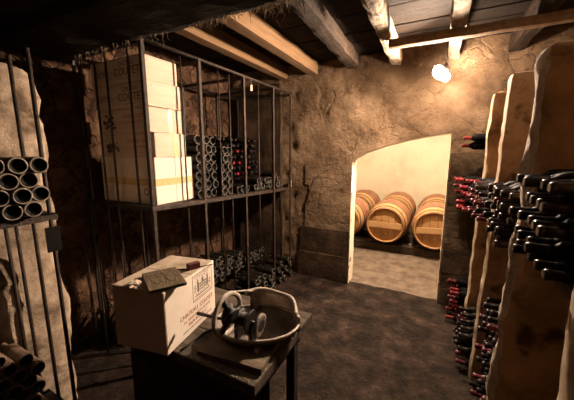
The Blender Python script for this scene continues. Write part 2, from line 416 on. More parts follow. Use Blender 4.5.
slab('stone slab cut off by the picture edge with stripes of lamplight', .80, .94, .29, 2.06, .008, 54)
bm = B(); grid_box(bm, (-2.53, .50, 0), (-1.9, .83, 2.03), .045, .03, 61, 4, .02, keep=('z0',))
tag(obj('stone_pier', bm, 'pier', smooth=True), 'lit stone pier with rounded rough top behind the small bottle rack', 'stone pier')

# ------------------------------------------------------------------ bottles
BR = .0375; BL = .30
def bottle_mesh(mats):
    bm = B()
    prof = [(.028, .0005), (.024, .012), (.010, .024), (.0015, .030), (0, .0325), (.0012, .0355), (.006, BR), (.05, BR), (.12, BR), (.185, BR), (.2, .036), (.214, .031),
            (.224, .023), (.233, .0175), (.25, .0152), (.285, .0142), (.286, .0162), (.2945, .0162), (.296, .0142), (.30, .0135)]
    mis = [2, 2, 2, 1, 1, 1] + [0] * (len(prof) - 7)
    lathe(bm, prof, 18, 'X', mis)
    me = bpy.data.meshes.new('wine_bottle'); bm.normal_update(); bm.to_mesh(me); bm.free()
    for m in mats: me.materials.append(M[m])
    return me
me_dark = bottle_mesh(['glass', 'glass_glint', 'glass_hole'])
me_bin = bottle_mesh(['glass_black', 'glass_glint', 'glass_hole'])
me_ring = bottle_mesh(['glass', 'glass_ring', 'glass_hole'])
me_brown = bottle_mesh(['glass_brown', 'glass_brown', 'glass_hole'])
def cap_mesh(mat):
    bm = B()
    lathe(bm, [(.236, .0178), (.25, .0162), (.284, .0152), (.285, .0172), (.2955, .0172), (.298, .0155), (.302, .014)], 14, 'X')
    me = bpy.data.meshes.new('capsule'); bm.normal_update(); bm.to_mesh(me); bm.free(); me.materials.append(M[mat]); return me
caps = {k: cap_mesh(k) for k in ('cap_red', 'cap_dark', 'cap_purple', 'cap_pale')}
n_bottles = -1; heap = []
HEAP = {27,28,37,51,52,53,54,55,58,59,60,61,63,64,65,66,67,71,72,73,76,77,79,83,84,85,86,90,92,97,98,103,104,105,113,128,129,134,146,148,151,152,156,157,170,172,173,174,179,183,188,190,191,194,195,197,198,201,206,207,208,211,212,216,217,218,221,222,226,227,228,229,230,231,232,233,234,235,236,237,238,239,240,243,244,245,248,249,250,254,255,256,259,260,261,263,264,265,266,267,268,306,310,312,318,321,322,323,324,325,326,327,328,329,330,331,332,333,334,335,336,337,338,339,340,341,342,343,346,348,350,351,352,353,357,359,360,361,362,365,369,370,371,372,374,376,377,378,379,380,381,384,386,391,394,396,402,405,406,407,408,409,410,411,412,413,414,415,416,417,418,419,420,421,422,423,424,425,426,427,428,429,430,431,432,433,434,435,436,437,443,444,445,446,449,452,453,454,455,456,464,465,472,473,474,475,476,477,478,479,480,483,486,488,489,492,493,494,495,496,497,498,499,500,501,508,515,516,517,518,519,520,521,522,523,526,531,532,533,534}   # hidden and small half-hidden bottles that go into one heap
def bottle(loc, label, group, cap=None, me=None, rz=math.pi, tilt=0., roll=0., scale=1.):
    global n_bottles
    n_bottles += 1
    me = me or (me_bin if cap else me_dark)
    if n_bottles in HEAP:
        mt = Matrix.LocRotScale(Vector(loc), Euler((roll, tilt, rz)), Vector((scale,) * 3))
        heap.append((me, mt)); heap.extend([(caps[cap], mt)] if cap else []); return None
    o = put(bpy.data.objects.new('wine_bottle', me))
    o.location = loc; o.rotation_euler = (roll, tilt, rz); o.scale = (scale,) * 3
    tag(o, label, 'bottle', group)
    if cap: put(bpy.data.objects.new('capsule', caps[cap]), o)
    return o
def stack(y0, y1, n, rows, z0, x_end, label, group, capfn=None, me=None, jit=.02, skip=None, neck_out=True, side=1, scale=1., odd=1):
    """hexagonally stacked bottles lying across the aisle; x_end is where the visible end lies.
       side=+1: shown end faces -X (bins), side=-1: shown end faces +X (racks)"""
    BR_, BL_ = BR * scale, BL * scale
    s = (y1 - y0 - 2 * BR_) / max(1, n - 1); d = 2 * BR_ + .0008
    dz = math.sqrt(max(d * d - s * s / 4, .0004)) if s / 2 < d else d
    if s < d: s = d
    for r in range(rows):
        cnt = n - odd * (r % 2)
        for k in range(cnt):
            y = y0 + BR_ + s * k + (s / 2 if r % 2 else 0)
            if skip and skip(r, k, y): continue
            z = z0 + BR_ + dz * r; e = x_end + rnd.uniform(-jit, jit)
            cap = capfn(r, k) if capfn else None
            if side > 0: loc, rz = ((e + BL_, y, z), math.pi) if neck_out else ((e, y, z), 0.)
            else: loc, rz = ((e - BL_, y, z), 0.) if neck_out else ((e, y, z), math.pi)
            bottle(loc, label, group, cap, me, rz, roll=rnd.uniform(0, 6.28), scale=scale)
def ledge(y0, y1, z, label, x0=.36, x1=.62, name='bin_shelf'):
    bm = B()
    for xx in (x0, x1 - .06): box(bm, (xx, y0, z - .03), (xx + .06, y1, z), .004)
    o = obj(name, bm, 'rail'); return tag(o, label, 'bin shelf', 'ledges inside the wine bins')

dark = lambda r, k: 'cap_dark'
mix = lambda r, k: rnd.choice(['cap_dark'] * 5 + ['cap_purple'])
red = lambda r, k: rnd.choice(['cap_red', 'cap_red', 'cap_purple'])
# bin between the chipped slab and the cut-off slab
g = 'bottles in the bin before the chipped slab'
stack(1.02, 1.425, 5, 5, 1.21, .275, 'dark bottle lying neck out in the upper bin before the chipped slab', g, dark, jit=.022)
ledge(.95, 1.42, 1.21, 'timber ledge carrying bottles before the chipped slab')
# behind the chipped slab
stack(1.57, 2.15, 6, 5, 1.14, .275, 'dark bottle lying neck out between chipped slab and smooth slab, upper pile', 'upper bottles behind the chipped slab', mix, jit=.025)
ledge(1.565, 2.155, 1.14, 'timber ledge between the chipped slab and the smooth slab')
stack(1.56, 2.16, 7, 11, .012, .325, 'dark bottle lying neck out low down behind the chipped slab', 'lower bottles behind the chipped slab', mix, jit=.03,
      skip=lambda r, k, y: r == 10 and k < 2)
# between smooth slab and slab closest to the opening
stack(2.29, 2.79, 5, 5, 1.11, .25, 'bottle with red, maroon or black capsule in upper pile behind the smooth slab', 'upper bottles behind the smooth slab',
      lambda r, k: rnd.choice(['cap_dark', 'cap_purple', 'cap_red'] if r > 3 else ['cap_dark', 'cap_purple']), jit=.035)
ledge(2.285, 2.795, 1.11, 'timber ledge between the smooth slab and the slab by the opening')
stack(2.29, 2.79, 5, 5, .012, .235, 'bottle lying neck out near the floor behind the smooth slab', 'lower bottles behind the smooth slab', mix, jit=.02)
# against the back wall
stack(2.93, 3.26, 4, 5, 1.06, .19, 'red or maroon capped bottle in the middle pile by the arched opening', 'middle bottles by the opening', red, jit=.05)
ledge(2.925, 3.27, 1.06, 'timber ledge against the back wall under red capped bottles')
stack(2.93, 3.26, 4, 6, .012, .20, 'red or maroon capped bottle in the floor pile by the arched opening', 'floor bottles by the opening', red, jit=.05,
      skip=lambda r, k, y: r == 5 and k != 1)
ledge(2.925, 3.27, 1.62, 'timber ledge highest up by the opening under two lone bottles')
for y, z, e, l in ((3.13, 1.62 + BR + .066, .18, 'lone red capped bottle on the highest ledge, the upper one of two'), (3.17, 1.62 + BR, .17, 'lone red capped bottle on the highest ledge, the lower one of two')):
    bottle((e + BL, y, z), l, 'pair on the highest ledge', 'cap_red')

# ------------------------------------------------------------------ small rack before the pier
def bar(bm, p, q, r=.008, seg=6): tube(bm, [p, q], r, seg)
root = empty('bottle_rack', (-1.45, .2, 0))
tag(root, 'small rusty iron bottle rack standing before the lit stone pier', 'bottle rack')
XR = -1.45
for (x, y, z1) in ((-1.455, .605, 2.0), (-1.66, .622, 2.0), (-1.855, .585, 1.33), (-1.855, .625, 1.33), (-1.455, -.25, 2.0), (-1.72, -.25, 1.5)):
    bm = B(); tube(bm, [(x + 1.45, y - .2, 0), (x + 1.45 + .004, y - .2, z1 / 2), (x + 1.45, y - .2, z1)], .0085, 6); obj('post', bm, 'iron', root)
for z in (1.345, .36):
    bm = B(); box(bm, (-.005, -.46, z - .028), (.03, .42, z), .002); box(bm, (-.30, -.46, z - .006), (.03, .42, z), .002); box(bm, (-.30, -.46, z - .028), (-.27, .42, z), .002)
    obj('shelf', bm, 'iron', root)
g = 'bottles on the upper shelf of the small rack'
stack(.235, .557, 5, 4, 1.347, -1.385, 'empty dark bottle lying base out on the upper shelf of the small rack', g, me=me_ring, neck_out=False, side=-1, jit=.012, scale=.86, odd=0)
stack(.20, .565, 6, 9, .362, -1.60, 'brown dusty bottle lying base out on the low shelf of the small rack', 'bottles on the low shelf of the small rack', me=me_brown, neck_out=False, side=-1, jit=.02, scale=.80,
      skip=lambda r, k, y: r > 5 and y > .62 - .03 * (r - 1))
bm = B(); box(bm, (-.003, -.022, -.105), (.003, .03, 0), .001); tube(bm, [(0, 0, -.004), (0, 0, .035)], .0025, 5)
o = obj('hanging_plate', bm, 'slate'); o.location = (-1.41, .585, 1.292); tag(o, 'small dark plate hanging below the shelf corner of the small rack', 'plate')

# ------------------------------------------------------------------ large iron rack
RZ = -math.atan2(.09, 2.01)   # local Y runs along the rack
def shelf_z(y): return 1.236 - .040 * (y - 1.29)
root = empty('iron_rack', (-1.69, 1.29, 0)); tag(root, 'tall rusty iron cage rack loaded with wine cases and bottles', 'iron rack')
def rx(y): return -1.69 + .035 * (y - 1.29) / 2.
def W(x, y, z): return (x + 1.69, y - 1.29, z)
fy = [1.29, 1.77, 2.33, 2.86, 3.27]
for i, y in enumerate(fy):
    bm = B(); w = .013 if i in (0, 1, 2, 3) else .01
    box(bm, W(rx(y) - w, y - w, .0), W(rx(y) + w, y + w, 2.30), .003); obj('post', bm, 'iron', root)
for i, y in enumerate((1.62, 2.02, 2.16, 2.62, 3.08)):
    bm = B(); bar(bm, W(rx(y) - .03, y, .0 if i % 2 else .0), W(rx(y) - .03, y, 2.28), .006); obj('upright_bar', bm, 'iron', root)
for x in (-1.84, -2.08, -2.21, -2.40):
    bm = B(); bar(bm, W(x, 1.30, .0), W(x, 1.30, 2.29), .0085); obj('upright_bar', bm, 'iron', root)
for x, y in ((-2.44, 1.42), (-2.30, 1.42), (-2.38, 1.20), (-2.25, 1.20)):
    bm = B(); bar(bm, W(x, y, .0), W(x, y, .97 if y > 1.3 else 1.21), .007); obj('upright_bar', bm, 'iron', root)
for y in fy + [1.52]:
    bm = B(); box(bm, W(-2.46, y - .01, 0), W(-2.44, y + .01, 2.29), .002); obj('back_post', bm, 'black_iron', root)
bm = B(); tube(bm, [W(rx(1.28), 1.28, 2.295), W(rx(3.3), 3.3, 2.295)], .013, 6); obj('top_rail', bm, 'iron', root)
bm = B(); tube(bm, [W(-2.45, 1.28, 2.29), W(-2.45, 3.3, 2.29)], .013, 6); obj('top_rail', bm, 'iron', root)
for y in fy:
    bm = B(); box(bm, W(-2.46, y - .012, 2.265), W(rx(y), y + .012, 2.29), .002); obj('cross_bar', bm, 'iron', root)
# shelf: front angle, back angle, bearers, sheet
bm = B()
def slope_box(x0, x1, y0, y1, dz0, dz1):
    vs = box(bm, W(x0, y0, 0), W(x1, y1, 1))
    for v in vs:
        top = v.co.z > .5; v.co.z = shelf_z(v.co.y + 1.29) + (dz1 if top else dz0)
slope_box(-1.72, -1.665, 1.265, 3.3, -.03, .0)
obj('shelf_rail', bm, 'iron', root)
bm = B(); slope_box(-2.46, -1.70, 1.28, 3.3, -.02, -.006); obj('shelf', bm, 'black_iron', root)
bm = B(); slope_box(-2.46, -1.68, 1.262, 1.285, -.03, .0); obj('shelf_rail', bm, 'black_iron', root)
bm = B(); box(bm, (-.012, -.001, -.055), (.012, .001, .0)); tube(bm, [(0, 0, -.003), (0, 0, .05)], .0015, 4)
o = obj('hanging_tag', bm, 'tag'); o.location = (-1.655, 2.44, 2.235); o.rotation_euler = (0, 0, R(50)); tag(o, 'small cream tag hanging from the top rail of the iron rack', 'tag')
bm = B(); box(bm, (-.02, -.0015, -.06), (.02, .0015, .0), .001); tube(bm, [(0, 0, -.003), (0, 0, .02)], .0015, 4)
o = obj('hanging_tag', bm, 'slate'); o.location = (-2.39, 1.285, .94); tag(o, 'small dark tag on a lower bar of the iron rack', 'tag')
bm = B(); box(bm, (-.004, -.016, 0), (.004, .016, .085), .002)
o = obj('price_card', bm, 'tag'); o.location = (-1.668, 3.31, 1.158); tag(o, 'small pale card at the wall end of the rack shelf', 'card')

# bottles on the rack shelf
sz = lambda y: shelf_z(y)
g = 'column of bottles beside the wine cases'
for c, (x, y0) in enumerate(((-1.76, 1.80), (-1.745, 1.885), (-1.75, 1.97), (-1.735, 2.10), (-1.74, 2.185))):
    for r in range(7 - (c // 3)):
        yy = y0 + (.012 if r % 2 else 0); d = math.sqrt((2 * BR + .001) ** 2 - .012 ** 2)
        bottle((x + rnd.uniform(-.015, .015), yy, sz(y0) + BR + d * r - .002), 'dark bottle lying base out in the tall column next to the wine cases', g)
g = 'low rows of bottles along the rack shelf'
y = 2.30; k = 0
ys = []
while y < 3.22:
    if not (k in (3,)): ys.append(y)
    y += .0785; k += 1
for i, y in enumerate(ys):
    bottle((-1.735 + rnd.uniform(-.02, .015), y, sz(y) + BR), 'dark bottle lying base out in the low double row on the rack shelf', g)
for i, (a, b) in enumerate(zip(ys, ys[1:])):
    if i < 2 or b - a > .1: continue
    bottle((-1.74 + rnd.uniform(-.03, .02), (a + b) / 2, sz((a + b) / 2) + BR + .0655), 'dark bottle lying base out in the low double row on the rack shelf', g)
bottle((-1.73, 3.02, sz(3.02) + BR + .131), 'single dark bottle lying on top of the low double row', None)
# second depth of the shelf: capsules out
def deep(r, k):
    if 2 <= r <= 6 and k < 7 and rnd.random() < .4: return 'cap_red'
    return 'cap_dark'
for r0 in (0,):
    s_ = .0785; n_ = 10; d_ = 2 * BR + .0008; dz_ = math.sqrt(d_ * d_ - s_ * s_ / 4)
    for r in range(9):
        for k in range(n_ - r % 2):
            y = 2.44 + s_ * k + (s_ / 2 if r % 2 else 0)
            if r > 7 and rnd.random() < .4: continue
            c = deep(r, k)
            if c == 'cap_red': bottle((-2.06 + rnd.uniform(-.02, .02) - BL, y, sz(2.8) + .004 + BR + dz_ * r), 'red capped bottle lying neck out deep inside the iron rack', 'red capped bottles deep in the iron rack', c, rz=0.)
            else: bottle((-2.07 + rnd.uniform(-.03, .02) - BL, y, sz(2.8) + .004 + BR + dz_ * r), 'black capped bottle lying neck out in the tall stack deep inside the iron rack', 'black capped bottles deep in the iron rack', c, rz=0.)
g = 'pale capped bottles deep in the iron rack'
stack(2.02, 2.40, 5, 6, sz(2.2) + .012, -2.06, 'pale capped bottle lying neck out deep inside the iron rack', g, lambda r, k: 'cap_pale' if r in (3, 4, 5) else 'cap_dark', neck_out=True, side=-1, jit=.02)
# floor piles
g = 'floor pile at the foot of the iron rack'
stack(1.42, 3.22, 22, 4, 0.012, -1.60, 'dusty dark bottle lying base out in the floor pile under the rack', g, neck_out=False, side=-1, jit=.03,
      skip=lambda r, k, y: (r == 3 and rnd.random() < .35) or y < 1.8 - .12 * r or any(abs(y - p) < .052 for p in fy) or any(abs(y - p) < .045 for p in (1.62, 2.02, 2.16, 2.62, 3.08)))
g = 'higher pile behind the floor pile'
stack(1.42, 3.22, 22, 7, 0.012, -2.02, 'dark bottle in the higher pile against the wall under the rack', g, neck_out=False, side=-1, jit=.03,
      skip=lambda r, k, y: r < 3 or (r > 4 and y > 2.75) or (r == 6 and rnd.random() < .4))

if heap:
    bm = B(); slots = []
    for me, mt in heap:
        i0 = len(bm.verts); f0 = len(bm.faces); bm.from_mesh(me); bm.verts.ensure_lookup_table(); bm.faces.ensure_lookup_table()
        for v in bm.verts[i0:]: v.co = mt @ v.co
        loc_slots = [m.name for m in me.materials]
        for n_ in loc_slots:
            if n_ not in slots: slots.append(n_)
        for f in bm.faces[f0:]: f.material_index = slots.index(loc_slots[f.material_index])
    h_ = bpy.data.meshes.new('wine_bottles'); bm.to_mesh(h_); bm.free()
    for n_ in slots: h_.materials.append(bpy.data.materials[n_])
    tag(put(bpy.data.objects.new('wine_bottles', h_)), 'half hidden dark wine bottles filling up the racks, bins and piles', 'bottles', kind='stuff')

# ------------------------------------------------------------------ wine cases
FX = lambda x, y, z: Matrix.Translation((x, y, z)) @ Euler((R(90), 0, R(90))).to_matrix().to_4x4()   # on a +X face
FY = lambda x, y, z: Matrix.Translation((x, y, z)) @ Euler((R(90), 0, 0)).to_matrix().to_4x4()       # on a -Y face
def castle(name, w, h, mtx, mat, parent, frame=True):
    """little printed picture of a house with towers and trees inside a border"""
    bm = B(); t = .0005
    def q(x0, y0, x1, y1): box(bm, (x0 * w, y0 * h, 0), (x1 * w, y1 * h, t), 0, 0, mtx)
    if frame:
        for a in ((0, 0, 1, .025), (0, .975, 1, 1), (0, 0, .018, 1), (.982, 0, 1, 1), (.05, .06, .95, .08), (.05, .92, .95, .935)): q(*a)
    q(.12, .15, .88, .2)
    for k in range(7): q(.14 + .105 * k, .24 + .02 * (k % 2), .2 + .105 * k, .27 + .02 * (k % 2))
    q(.3, .32, .7, .36); q(.3, .55, .7, .6)
    for x in (.3, .4, .5, .6, .69): q(x - .008, .32, x + .012, .6)
    for x in (.22, .72): q(x, .3, x + .07, .72); q(x + .02, .72, x + .05, .8)
    for x in (.34, .44, .54, .63): q(x, .42, x + .04, .5)
    q(.45, .6, .55, .72); q(.48, .72, .52, .78)
    for k in range(9):
        x = .07 + .02 * (k % 3) + (0 if k < 5 else .74); y_ = .34 + .055 * (k % 5); q(x, y_, x + .07, y_ + .035)
    for k in range(8): q(.15 + .09 * k, .83 + .025 * math.sin(k), .2 + .09 * k, .86 + .025 * math.sin(k))
    return obj(name, bm, mat, parent)
def case(label, lx, ly, lz, loc, rz, mat, name='wine_case', group=None, top=None):
    bm = B(); box(bm, (-lx / 2, -ly / 2, 0), (lx / 2, ly / 2, lz), .006)
    if top:
        for f in bm.faces:
            if f.normal.z > .9 and f.calc_center_median().z > lz * .9: f.material_index = 1
    o = obj(name, bm, [mat, top] if top else mat); o.location = loc; o.rotation_euler = (0, 0, rz)
    return tag(o, label, 'wine case', group)
CX, CY = -2.035, 1.49
sh = shelf_z(1.5)
big = case('large plain wine case with a band of parcel tape at the bottom of the stack', .60, .36, .335, (CX - .005, 1.535, sh), R(1), 'card', group='stack of wine cases')
big_l = (-.30, -.18)
bm = B(); box(bm, (.3, -.18, .135), (.3009, .18, .185)); box(bm, (-.3, -.1809, .135), (.3, -.18, .185)); obj('tape', bm, 'tape', big)
bm = B(); box(bm, (.3, -.002, .0), (.3006, .001, .135)); box(bm, (.3, -.002, .185), (.3006, .001, .334)); obj('seam', bm, 'ink_grey', big)
bm = B()
for a in range(14):
    t0 = a * 2 * math.pi / 14; c = Vector((.2, 0, .09)); bx = c + Vector((.022 * math.cos(t0), -.1802, .022 * math.sin(t0)))
    box(bm, bx - Vector((.004, .0004, .004)), bx + Vector((.004, .0004, .004)))
obj('printed_stamp', bm, 'ink', big)
specs = [  # from bottom to top: height, tweak x, tweak y, lettering style
    (.171, .012, .012, 'vine', 'wine case printed with a dark vine drawing, resting on the large taped case'),
    (.168, -.004, .004, 'vine', 'wine case with a dark vine drawing, directly under the two big lettered cases'),
    (.168, .006, -.012, 'big', 'wine case with large dark lettering, second from the top of the stack'),
    (.158, -.006, -.016, 'big', 'wine case with large dark lettering at the very top of the stack')]
z = sh + .335
for i, (h, dx, dy, style, lab) in enumerate(specs):
    w, d = .575, .285
    c = case(lab, w, d, h, (CX + dx, CY + dy + .005, z), R((1.5, -1, .8, -.6)[i]), 'crate', group='stack of wine cases', top='dusty_top' if i == 3 else None)
    yf, xf = -d / 2 - .0002, w / 2 + .0002
    bm = B(); box(bm, (-w / 2 + .01, yf, h * .93), (w / 2 - .01, yf + .0004, h * .945)); obj('lid_seam', bm, 'ink_grey', c)
    if style == 'big':
        text('printed_lettering', 'CHATEAU', 'ink', FY(.035, yf, h * .64), .165, .031, c)
        text('printed_lettering', 'COUTET', 'ink', FY(-.01, yf, h * .26), .275, .052, c)
        bm = B(); box(bm, (.03, yf, h * .13), (.17, yf + .0004, h * .15)); obj('printed_rule', bm, 'ink_grey', c)
        castle('printed_picture', .17, .085, FY(-.25, yf, h * .22), 'ink_grey', c, frame=False)
    else:
        text('printed_lettering', 'CHATEAU  COUTET', 'ink_red', FY(.0, yf, h * .60), .26, .026, c)
        text('printed_lettering', 'SAUTERNES', 'ink_red', FY(.06, yf, h * .40), .15, .014, c)
        bm = B(); mt = FY(-.25, yf, h * .15)
        for k in range(26):
            cx_, cy_ = rnd.uniform(.02, .17), rnd.uniform(.012, .04) + .04 * rnd.random() * math.sin(k); w_, h_ = rnd.uniform(.008, .022), rnd.uniform(.004, .013)
            vs_ = [bm.verts.new(mt @ Vector((cx_ + w_ * math.cos(a), cy_ + .02 + h_ * math.sin(a), .0004 + .00002 * k))) for a in lin(0, 5.5, 7)]
            bm.faces.new(vs_)
        obj('printed_picture', bm, 'ink', c)
    # face towards the aisle
    bm = B()
    if i < 2:
        for k in range(5): box(bm, (xf - .0002, .02 + rnd.uniform(-.004, .004), h * k / 5), (xf + .0006, .055 + rnd.uniform(-.008, .004), h * (k + 1) / 5))
        obj('tape', bm, 'tape', c)
    else:
        tube(bm, [(xf - .003, -.105, h * .8), (xf + .0008, -.105, h * .8)], .0035, 6); tube(bm, [(xf - .003, .09, h * .2), (xf + .0008, .09, h * .2)], .003, 6)
        obj('nail', bm, 'ink', c)
    z += h + .0015

# case on the table
TC = case('cream wine case with red lettering standing on the workbench', .27, .385, .285, (-1.118, .905, .751), R(10.5), 'card', top='dusty_top')
xf = .1352
castle('printed_crest', .165, .13, FX(xf, .0, .14), 'ink_grey', TC)
text('printed_lettering', 'CHATEAU  COUTET', 'ink_red', FX(xf, -.10, .097), .265, .021, TC)
text('printed_lettering', '1er GRAND CRU CLASSE', 'ink_red', FX(xf, -.075, .074), .215, .010, TC)
text('printed_lettering', 'BARSAC', 'ink_red', FX(xf, -.04, .047), .15, .015, TC)
text('printed_lettering', 'APPELLATION BARSAC CONTROLEE', 'ink_grey', FX(xf, -.085, .027), .235, .008, TC)
bm = B(); box(bm, (-.135, -.0015, .2852), (.135, .0015, .2858)); obj('lid_seam', bm, 'ink', TC)

# ------------------------------------------------------------------ workbench
tx0, tx1, ty0, ty1 = -1.38, -.54, .775, 1.33
root = empty('workbench', (-.96, 1.05, 0)); tag(root, 'low dark timber workbench holding the wine case and cranked machine', 'workbench')
def T(x, y, z): return (x + .96, y - 1.05, z)
bm = B(); 
for a, b in ((ty0, .96), (.963, 1.15), (1.153, ty1)): box(bm, T(tx0, a, .70), T(tx1, b, .75), .005)
obj('tabletop', bm, 'table', root)
bm = B(); box(bm, T(tx0 + .06, ty0 + .04, .60), T(tx1 - .05, ty0 + .06, .70)); box(bm, T(tx0 + .06, ty1 - .06, .60), T(tx1 - .05, ty1 - .04, .70))
box(bm, T(tx1 - .075, ty0 + .06, .60), T(tx1 - .055, ty1 - .06, .70)); box(bm, T(tx0 + .06, ty0 + .06, .60), T(tx0 + .08, ty1 - .06, .70))
obj('apron', bm, 'table_dark', root)
bm = B(); box(bm, T(tx0 + .06, ty0 + .035, .12), T(tx1 - .06, ty0 + .055, .598), .002); obj('front_board', bm, 'table_dark', root)
bm = B(); box(bm, T(tx0 + .06, ty1 - .058, .08), T(tx1 - .24, ty1 - .042, .598), .002); obj('shade_board', bm, 'table_dark', root)  # unseen board, added to shade the floor behind the bench
for x in (tx0 + .08, tx1 - .08):
    for y in (ty0 + .07, ty1 - .08):
        bm = B(); box(bm, T(x - .024, y - .024, 0), T(x + .024, y + .024, .70), .003); obj('leg', bm, 'table_dark', root)
# plaque, scrap, block on the case
cz = .751 + .285
bm = B(); box(bm, (-.103, -.074, 0), (.103, .074, .014), .002)
for k in range(3): tube(bm, [(.055 * math.cos(t), .02 * math.sin(t) + (k - 1) * .03, .0135) for t in lin(0, 6.2, 14)], .0018, 4)
o = obj('wooden_plaque', bm, 'board_edge'); o.location = (-1.04, .818, cz + .0035); o.rotation_euler = (0, 0, R(-29)); tag(o, 'flat brown wooden plaque with worn carving lying on the cream case', 'plaque')
bm = B(); box(bm, (-.016, -.03, 0), (.016, .03, .03), .003)
o = obj('wood_block', bm, 'red_wood'); o.location = (-1.03, .985, cz); o.rotation_euler = (0, 0, R(-20)); tag(o, 'little dark red block on the lid of the cream case', 'block')
bm = B()
tube(bm, [(-.075, -.07, .003), (-.03, -.03, .003), (0, 0, .003)], .003, 5); tube(bm, [(.01, .01, .003), (.05, .08, .003)], .003, 5)
o = obj('strap', bm, 'red_wood'); o.location = (-1.03, .985, cz); tag(o, 'thin dark red strap lying across the lid of the cream case', 'strap')
bm = B(); bmesh.ops.create_icosphere(bm, subdivisions=3, radius=.03)
for v in bm.verts:
    v.co *= 1 + .5 * noise.noise(v.co * 60); v.co.z = max(-.008, v.co.z * .45)
o = obj('paper_scrap', bm, 'paper'); o.location = (-1.115, .727, cz + .009); tag(o, 'small crumpled pale paper scrap on the case lid edge', 'paper')

# ------------------------------------------------------------------ hand cranked machine on a board
bm = B(); grid_box(bm, (-.15, -.16, 0), (.15, .16, .026), .04, .002, 71, 8, .002)
o = obj('base_board', bm, 'board'); o.name = 'wooden_board'; o.location = (-.713, .975, .751); o.rotation_euler = (0, 0, R(7)); tag(o, 'thick wooden board lying on the workbench beneath the cranked machine', 'board')
ZB = .779
root = empty('cranked_machine', (-.70, 1.04, ZB)); tag(root, 'old hand cranked metal machine with flywheel, spool and curved hood', 'machine')
def Q(x, y, z): return (x + .70, y - 1.04, z - ZB)
ca, sa = math.cos(R(27)), math.sin(R(27))
def ell(t, k, z): a, b = .197 * k * math.cos(t), .148 * k * math.sin(t); return Vector((a * ca - b * sa, a * sa + b * ca, z))
bm = B(); sheet(bm, lambda s, t: ell(t, s, .004 + .035 * max(0, (s - .8) / .2) ** 2), [.02, .3, .6, .8, .85, .9, .95, 1.], lin(0, 2 * math.pi, 48))
bmesh.ops.remove_doubles(bm, verts=bm.verts, dist=.0005); bmesh.ops.solidify(bm, geom=bm.faces[:], thickness=.004)
tray = obj('tray', bm, 'cast', root)
bm = B(); tube(bm, [ell(t, 1.0, .039) for t in lin(0, 2 * math.pi, 60)], .0065, 8, caps=False); obj('tray_rim', bm, 'cast_pale', tray)
# hood: curved scoop at the far side
def hood(u, v):
    x = -.79 + .27 * u
    e = abs(2 * u - 1) ** 4
    top = .925 - .02 * u - .04 * max(0, (u - .75) / .25) ** 2
    z = .786 + (top - .786) * math.sin(min(v, 1) * math.pi / 2) ** .8
    y = 1.20 - .085 * e - .075 * max(0, v - .4) ** 1.4
    return Vector(Q(x, y, z))
bm = B(); sheet(bm, hood, lin(0, 1, 26), lin(0, 1, 14)); bmesh.ops.solidify(bm, geom=bm.faces[:], thickness=.012)
hd = obj('hood', bm, 'cast', root)
bm = B(); tube(bm, [hood(u, 1.) for u in lin(0, 1, 26)] + [hood(1, v) for v in lin(.95, 0, 10)], .011, 8); obj('hood_rim', bm, 'cast_pale', hd)
# flywheel: broad flat ring with spokes, in the YZ plane
FC = Vector(Q(-.785, .935, .888))
bm = B()
lathe(bm, [(-.006, .080), (-.008, .083), (-.008, .096), (-.004, .101), (.006, .101), (.010, .096), (.010, .083), (.006, .079), (-.006, .080)], 44, 'X', cap=False)
for v in bm.verts: v.co += FC
fw = obj('flywheel', bm, 'cast_pale', root)
for k in range(3):
    t = math.pi / 2 + .4 + k * math.pi * 2 / 3; bm = B(); d = Vector((0, math.cos(t), math.sin(t)))
    tube(bm, [FC + d * .018 + Vector((.02, 0, 0)), FC + d * .05 + Vector((.010, 0, 0)), FC + d * .083], [.016, .012, .017], 8); obj('spoke', bm, 'black_iron', fw)
bm = B(); tube(bm, [FC + Vector((-.012, 0, 0)), FC + Vector((.165, .010, -.011))], .009, 10); obj('axle', bm, 'black_iron', root)
bm = B(); tube(bm, [FC + Vector((.004, 0, 0)), FC + Vector((.010, 0, 0)), FC + Vector((.0101, 0, 0)), FC + Vector((.045, 0, 0))], [.05, .05, .032, .030], 20); obj('hub', bm, 'black_iron', fw)
bm = B(); p0 = FC + Vector((.065, .004, -.004)); ax = Vector((1, .06, -.06)).normalized()
tube(bm, [p0 + ax * a for a in (0, .006, .0061, .05, .0501, .058)], [.046, .046, .030, .030, .05, .05], 22); obj('spool', bm, 'black_iron', root)
bm = B(); p1 = FC + Vector((.155, .01, -.012))
tube(bm, [p1 + ax * a for a in (0, .004, .012, .016)], [.044, .05, .05, .040], 26)
fl_ = obj('flange', bm, 'cast', root)
bm = B(); tube(bm, [p1 + ax * .0163, p1 + ax * .0175], .026, 16); obj('flange_hole', bm, 'black_iron', fl_)
for x in (-.735, -.66):
    bm = B(); box(bm, Q(x - .01, .925, .783), Q(x + .01, .965, .875), .004); obj('bearing', bm, 'black_iron', root)
bm = B(); h0 = FC + Vector((-.006, -.03, -.01)); tube(bm, [h0 + Vector((.004, .0, 0)), h0 + Vector((-.03, -.01, .004)), h0 + Vector((-.125, -.02, .004))], [.006, .0075, .0085], 10); obj('crank_handle', bm, 'black_iron', fw)
bm = B(); tube(bm, [Q(-.785, .975, .975), Q(-.775, 1.06, .945), Q(-.765, 1.15, .905)], .005, 8); obj('tie_rod', bm, 'cast_pale', root)
bm = B(); box(bm, Q(-.62, .895, .781), Q(-.60, .915, .80), .003); box(bm, Q(-.535, 1.06, .781), Q(-.515, 1.085, .80), .003); obj('foot_lug', bm, 'cast', root)
